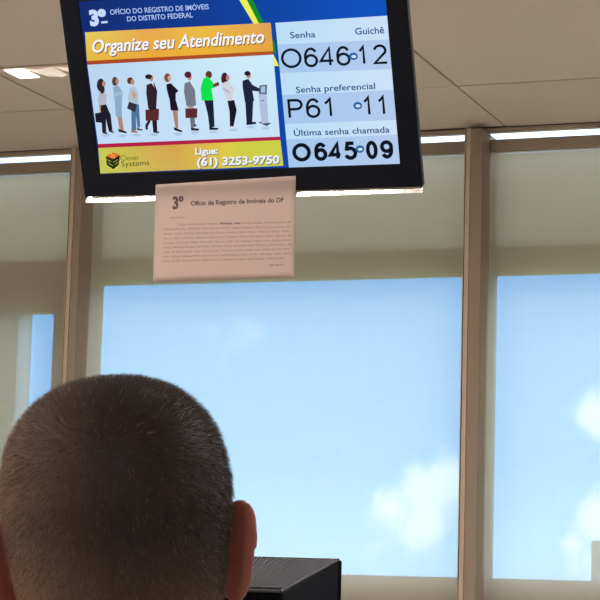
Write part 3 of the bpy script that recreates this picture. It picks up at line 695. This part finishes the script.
# hair: short strands rooted on the scalp
def hair_mat():
    m = bpy.data.materials.new('short_hair'); m.use_nodes = True; nt = m.node_tree; N = nt.nodes.new; b = nt.nodes['Principled BSDF']
    a = N('ShaderNodeVertexColor'); a.layer_name = 'Col'; nt.links.new(a.outputs[0], b.inputs['Base Color']); b.inputs['Roughness'].default_value = .55; b.inputs['Specular IOR Level'].default_value = .3
    return m
hv, hf, hc = [], [], []
rh = random.Random(11)
NS = 100000
for i in range(NS):
    th = rh.uniform(0, 2*PI); zz = rh.uniform(-.115, .0849)
    if zz > 0: zz = .0849*math.sin((zz/.0849)*PI/2)
    s_ = math.sin(th)
    if s_ > .35 and zz < .055+.02*(s_-.35): continue                       # forehead and face stay bare
    if s_ > -.15 and zz < -.02: continue                                   # temples and cheeks
    if s_ > .1 and zz < .0: continue
    if zz < -.10+.01*math.sin(th*9)*0: 
        if rh.random() < .5: continue
    p = skull(th, zz); e_ = 1e-3
    t1 = skull(th+e_, zz)-p; t2 = skull(th, zz-e_)-p if zz > .003 else skull(th, zz+e_)-p
    nrm = t1.cross(t2); 
    if nrm.length < 1e-12: continue
    nrm.normalize()
    if nrm.dot(p-Vector((0, 0, -.03))) < 0: nrm = -nrm
    # near-ear bare skin
    if abs(p.x) > .066 and -.075 < p.z < .0 and -.022 < p.y: continue
    whorl = Vector((-.045, -.07, .055)); dv = p-whorl
    kf = min(1, max(0, (p.z-.0)/.07)); flow = Vector((0, .1, -.9))*(1-kf)+Vector((.25, .9, -.1))*kf
    flow = flow+Vector((rh.gauss(0, .25), rh.gauss(0, .25), rh.gauss(0, .25)))
    flow = (flow-nrm*flow.dot(nrm)).normalized()
    L = (.006 if p.z < -.02 else .0075 if p.z < .04 else .0085)*rh.uniform(.6, 1.25)
    lay = .75
    d1 = (nrm*(1-lay*.35)+flow*lay*.55).normalized(); d2 = (nrm*.45+flow*.9).normalized()
    if p.z > .06: d1 = (nrm*.8+flow*.6).normalized(); d2 = (nrm*.5+flow*.9).normalized()
    w = d1.cross(Vector((rh.uniform(-1, 1), rh.uniform(-1, 1), rh.uniform(-1, 1)))).normalized()*.00016
    a, b, c = p-nrm*.001, p+d1*L*.55, p+d1*L*.55+d2*L*.45
    a, b, c = RT @ a, RT @ b, RT @ c; w3 = (RT.to_3x3() @ w)
    n0 = len(hv); hv.extend((a-w3, a+w3, b+w3*.8, b-w3*.8, c)); hf.extend(((n0, n0+1, n0+2, n0+3), (n0+3, n0+2, n0+4)))
    grey = min(1, max(0, (-p.x-.005)/.07))*.65+min(1, max(0, (-.03-p.z)/.06))*.45  # light on the head's left painted into the hair colour; greying lower down
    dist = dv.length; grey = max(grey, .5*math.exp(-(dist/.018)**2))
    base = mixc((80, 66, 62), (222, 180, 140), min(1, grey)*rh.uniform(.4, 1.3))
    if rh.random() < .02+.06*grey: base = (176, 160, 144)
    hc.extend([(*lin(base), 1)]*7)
# undercoat: the close-cropped layer against the scalp
gn_, gz = 120, 70; idx = {}
for jz in range(gz+1):
    zz = -.105+.105*jz/30 if jz < 30 else .0848*math.sin((jz-30)/(gz-30)*PI/2)
    for it in range(gn_):
        th = 2*PI*it/gn_; s_ = math.sin(th)
        bare = (s_ > .3 and zz < .055+.02*(s_-.35)) or (s_ > -.12 and zz < -.02) or (s_ > .05 and zz < .0)
        p = skull(th, zz)
        if bare or (abs(p.x) > .066 and -.075 < p.z < .0 and -.024 < p.y): continue
        c_ = Vector((0, 0, min(zz, .0))); p = p+(p-c_).normalized()*.0012
        idx[(it, jz)] = len(hv); hv.append(RT @ p)
for (it, jz) in list(idx):
    q = [(it, jz), ((it+1) % gn_, jz), ((it+1) % gn_, jz+1), (it, jz+1)]
    if all(k in idx for k in q):
        hf.append(tuple(idx[k] for k in q)); p = RT.inverted() @ hv[idx[(it, jz)]]
        g_ = min(1, max(0, (-p.x-.005)/.07))*.65+min(1, max(0, (-.03-p.z)/.06))*.4  # undercoat carries the same painted light on the left, plus greying lower down
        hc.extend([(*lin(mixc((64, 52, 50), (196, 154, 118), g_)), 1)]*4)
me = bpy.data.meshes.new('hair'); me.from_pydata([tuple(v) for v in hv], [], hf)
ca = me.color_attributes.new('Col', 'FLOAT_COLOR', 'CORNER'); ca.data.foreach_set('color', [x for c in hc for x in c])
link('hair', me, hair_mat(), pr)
# ================================================================= CHAIR
ch = empty('waiting_chair', (HC.x, HC.y, 0), YAWP)
props(ch, 'blue plastic waiting chair with steel legs under the seated person', 'chair')
bm = bmesh.new(); loft(bm, [((0, -.19, .432), .22, .012, X3, Z3), ((0, -.10, .425), .235, .014, X3, Z3), ((0, .12, .425), .235, .014, X3, Z3), ((0, .23, .418), .225, .012, X3, Z3)], 32); obj('seat', bm, MT['chair'], ch, smooth=True)
bm = bmesh.new(); loft(bm, [((0, -.215, .47), .20, .012, X3, Y3), ((0, -.225, .60), .225, .014, X3, Y3), ((0, -.25, .78), .22, .014, X3, Y3), ((0, -.262, .84), .18, .010, X3, Y3)], 32); obj('backrest', bm, MT['chair'], ch, smooth=True)
for sx in (-1, 1):
    for y0, y1 in ((-.15, -.24), (.17, .21)):
        bm = bmesh.new(); cyl(bm, (sx*.18, y0, .416), (sx*.21, y1, 0), .012, 12); obj('leg', bm, MT['steel'], ch)
for sx in (-.12, .12):
    bm = bmesh.new(); cyl(bm, (sx, -.20, .425), (sx, -.236, .56), .01, 10); obj('back_support', bm, MT['steel'], ch)
# ================================================================= MONITOR ON ITS DESK
DM = 3.2
pc = at_depth(342, 560.3, DM); YM = YAW+.045
mx_ = Vector((math.cos(YM), math.sin(YM), 0)); my_ = Vector((-math.sin(YM), math.cos(YM), 0))
mw_ = .42; mo = pc-mx_*(mw_/2)
topz = pc.z; DZ = .75
mon = empty('computer_monitor', (mo.x, mo.y, DZ), YM)
props(mon, 'black bulky computer monitor seen from behind, with ribbed vents on its sloping top', 'monitor')
T = topz-DZ; hw = mw_/2; B0 = .055
bm = bmesh.new(); box(bm, -hw, hw, .0, .045, B0, T); obj('front_shell', bm, MT['crt'], mon, bevel=.003)
boxo('rim', MT['rim'], -hw+.002, hw-.004, -.003, .03, T, T+.0022, parent=mon)
dep = .24
rx_ = hw-.098; rzT = T-.049; rzB = B0+.05
bm = bmesh.new(); g0 = .004
A = [bm.verts.new(p) for p in ((-hw+g0, 0, B0+g0), (hw-g0, 0, B0+g0), (hw-g0, 0, T-.001), (-hw+g0, 0, T-.001))]
Bv = [bm.verts.new(p) for p in ((-rx_, -dep, rzB), (rx_, -dep, rzB), (rx_, -dep, rzT), (-rx_, -dep, rzT))]
bm.faces.new(A); bm.faces.new(Bv[::-1])
for k in range(4): bm.faces.new((A[k], Bv[k], Bv[(k+1) % 4], A[(k+1) % 4]))
rsh = obj('rear_shell', bm, MT['crt'], mon, bevel=.003)
# vent panel lying on the sloping top, ribs run down the slope
bm = bmesh.new(); dn = Vector((0, -dep, rzT-T)); nrm = Vector((0, T-rzT, dep)).normalized(); nrm = Vector((0, -(T-rzT), dep)).normalized()
def sl(x, k, h_): hwid = (hw-.006)*(1-k)+(rx_-.004)*k; return Vector((0, 0, T))+dn*k+nrm*h_+Vector((x*hwid, 0, 0))
q = [bm.verts.new(sl(x, k, .0008)) for x, k in ((-1, .03), (1, .03), (1, .97), (-1, .97))]; bm.faces.new(q).material_index = 1
nr = 74
for i in range(nr):
    x0 = -1+2*i/nr; x1 = x0+1.15/nr
    for k0, k1 in ((.05, .95),):
        P = [sl(x0, k0, .0009), sl(x1, k0, .0009), sl(x1, k1, .0009), sl(x0, k1, .0009)]
        lo = [bm.verts.new(p) for p in P]; hi = [bm.verts.new(p+nrm*.0028) for p in P]
        bm.faces.new(hi)
        for k in range(4): bm.faces.new((lo[k], lo[(k+1) % 4], hi[(k+1) % 4], hi[k]))
obj('vent_panel', bm, [MT['vent'], MT['vent_dark']], rsh)
# moulded beads along the hips and the rear edge
for p_, q_ in ((sl(1.0, .0, .001), sl(1.0, 1, .001)), (sl(1, 1, .001), sl(-1, 1, .001)), (sl(-1, 0, .001), sl(-1, 1, .001))):
    bm = bmesh.new(); cyl(bm, p_, q_, .0022, 8); obj('edge_bead', bm, MT['vent'], rsh)
bm = bmesh.new(); frustum(bm, (hw-.03, B0+.03, T-.03), (hw-.034, B0+.034, T-.034), .0452, .048); obj('screen_glass', bm, MT['glassdark'], mon)
bm = bmesh.new(); loft(bm, [((0, -.06, 0), .14, .12, X3, Y3), ((0, -.06, .012), .135, .115, X3, Y3), ((0, -.06, .03), .06, .06, X3, Y3), ((0, -.06, .075), .06, .06, X3, Y3)], 32); obj('stand', bm, MT['crt'], mon, smooth=False)
dk = empty('service_desk', (mo.x, mo.y, 0), YM)
props(dk, 'pale laminate service desk carrying the black computer monitor', 'desk')
boxo('desktop', MT['desk'], -.8, .7, -.35, .45, .72, .75, parent=dk, bevel=.003)
boxo('modesty_panel', MT['desk'], -.76, .66, -.30, -.28, .1, .72, parent=dk)
for x0_, x1_ in ((-.79, -.76), (.66, .69)): boxo('side_panel', MT['desk'], x0_, x1_, -.33, .43, 0, .72, parent=dk)
# ================================================================= OUTSIDE
GZ = -24
S(boxo('ground', MT['ground'], -900, 500, 12, 1100, GZ-.5, GZ))
tc_ = at_depth(596, 541, 260); 
tw = empty('distant_tower', (tc_.x, tc_.y, GZ), YAW-.135)
props(tw, 'small grey concrete tower far away beyond the right hand window', 'building')
Ht = tc_.z-GZ
x0_ = -(596-592.0)/F*260
boxo('tower_block', MT['concrete'], x0_, x0_+16, 0, 14, 0, Ht, parent=tw)
boxo('roof_room', MT['concrete'], x0_+6, x0_+12, 3, 10, Ht, Ht+2.2, parent=tw)
for fl in range(9):
    bm = bmesh.new(); z_ = Ht-3.4-fl*3.2
    box(bm, x0_+.8, x0_+15.2, -.06, -.01, z_, z_+1.4); obj('window_band', bm, MT['glassdark'], tw)
# ================================================================= SKY
w = bpy.data.worlds.new('sky'); sc.world = w; w.use_nodes = True; nt = w.node_tree; nt.nodes.clear(); N = nt.nodes.new; Lk = nt.links.new
out = N('ShaderNodeOutputWorld'); bg = N('ShaderNodeBackground'); tcn = N('ShaderNodeTexCoord'); sep = N('ShaderNodeSeparateXYZ')
Lk(tcn.outputs['Generated'], sep.inputs[0])
ramp = N('ShaderNodeValToRGB'); mr = N('ShaderNodeMapRange'); mr.inputs[1].default_value = -.12; mr.inputs[2].default_value = .5
Lk(sep.outputs['Z'], mr.inputs[0]); Lk(mr.outputs[0], ramp.inputs[0])
def pos(e): return (e+.12)/.62
el = ramp.color_ramp.elements
SKY = [(-.12, (.20, .19, .16)), (-.02, (.30, .30, .28)), (.0, (1.10, 2.3, 3.5)), (.06, (.42, 1.65, 3.3)), (.165, (.42, 1.40, 3.1)), (.195, (1.6, 2.2, 3.3)), (.24, (2.4, 2.8, 3.5)), (.5, (5., 5.4, 5.8))]
MXV = 6.0
el[0].position = pos(SKY[0][0]); el[0].color = (*[c/MXV for c in SKY[0][1]], 1)
el[1].position = 1; el[1].color = (*[c/MXV for c in SKY[-1][1]], 1)
for e_, c in SKY[1:-1]:
    n_ = el.new(pos(e_)); n_.color = (*[v_/MXV for v_ in c], 1)
def blob(px, py, r_px, hard=1.0):
    d = ray(px, py); vd = N('ShaderNodeVectorMath'); vd.operation = 'DISTANCE'; vd.inputs[1].default_value = d
    Lk(tcn.outputs['Generated'], vd.inputs[0])
    m_ = N('ShaderNodeMapRange'); m_.inputs[1].default_value = r_px/F*1.25; m_.inputs[2].default_value = 0; m_.inputs[3].default_value = 0; m_.inputs[4].default_value = hard
    Lk(vd.outputs['Value'], m_.inputs[0]); return m_.outputs[0]
acc = None
for b_ in ((446, 484, 36, 1), (420, 490, 34, 1), (392, 512, 38, .9), (425, 520, 42, .9), (378, 545, 26, .6), (470, 500, 30, .8), (596, 412, 26, 1), (612, 425, 30, 1), (600, 520, 36, .9), (572, 545, 22, .8), (600, 560, 40, .6), (240, 340, 40, .36), (560, 500, 26, .4)):
    o_ = blob(*b_)
    if acc is None: acc = o_
    else:
        mm = N('ShaderNodeMath'); mm.operation = 'MAXIMUM'; Lk(acc, mm.inputs[0]); Lk(o_, mm.inputs[1]); acc = mm.outputs[0]
nz = N('ShaderNodeTexNoise'); nz.inputs['Scale'].default_value = 55; nz.inputs['Detail'].default_value = 6; nz.inputs['Roughness'].default_value = .55
Lk(tcn.outputs['Generated'], nz.inputs['Vector'])
nz2 = N('ShaderNodeTexNoise'); nz2.inputs['Scale'].default_value = 4; nz2.inputs['Detail'].default_value = 6; Lk(tcn.outputs['Generated'], nz2.inputs['Vector'])
ad = N('ShaderNodeMath'); ad.operation = 'MULTIPLY_ADD'; ad.inputs[1].default_value = 1.1; Lk(nz.outputs['Fac'], ad.inputs[0]); Lk(acc, ad.inputs[2])
cm = N('ShaderNodeMapRange'); cm.interpolation_type = 'SMOOTHSTEP'; cm.inputs[1].default_value = .74; cm.inputs[2].default_value = 1.35; Lk(ad.outputs[0], cm.inputs[0])
# scattered clouds elsewhere in the sky (away from the window's part of it)
c2 = N('ShaderNodeMapRange'); c2.interpolation_type = 'SMOOTHSTEP'; c2.inputs[1].default_value = .56; c2.inputs[2].default_value = .72; Lk(nz2.outputs['Fac'], c2.inputs[0])
hi_ = N('ShaderNodeMapRange'); hi_.inputs[1].default_value = .17; hi_.inputs[2].default_value = .3; Lk(sep.outputs['Z'], hi_.inputs[0])
mu_ = N('ShaderNodeMath'); mu_.operation = 'MULTIPLY'; Lk(c2.outputs[0], mu_.inputs[0]); Lk(hi_.outputs[0], mu_.inputs[1])
mxx_ = N('ShaderNodeMath'); mxx_.operation = 'MAXIMUM'; Lk(cm.outputs[0], mxx_.inputs[0]); Lk(mu_.outputs[0], mxx_.inputs[1])
cmix = N('ShaderNodeMix'); cmix.data_type = 'RGBA'; Lk(mxx_.outputs[0], cmix.inputs[0]); Lk(ramp.outputs[0], cmix.inputs[6]); cmix.inputs[7].default_value = (2.2/MXV, 2.9/MXV, 3.5/MXV, 1)
Lk(cmix.outputs[2], bg.inputs['Color']); bg.inputs['Strength'].default_value = MXV
Lk(bg.outputs[0], out.inputs[0])
# ================================================================= VIEW
vs_ = sc.view_settings
vs_.view_transform = 'Standard'; vs_.look = 'None'; vs_.gamma = 1; vs_.use_curve_mapping = False; vs_.exposure = 0
sc.cycles.use_denoising = True
sc.cycles.max_bounces = 10; sc.cycles.transparent_max_bounces = 16; sc.cycles.caustics_reflective = False; sc.cycles.caustics_refractive = False
sc.cycles.sample_clamp_indirect = 6
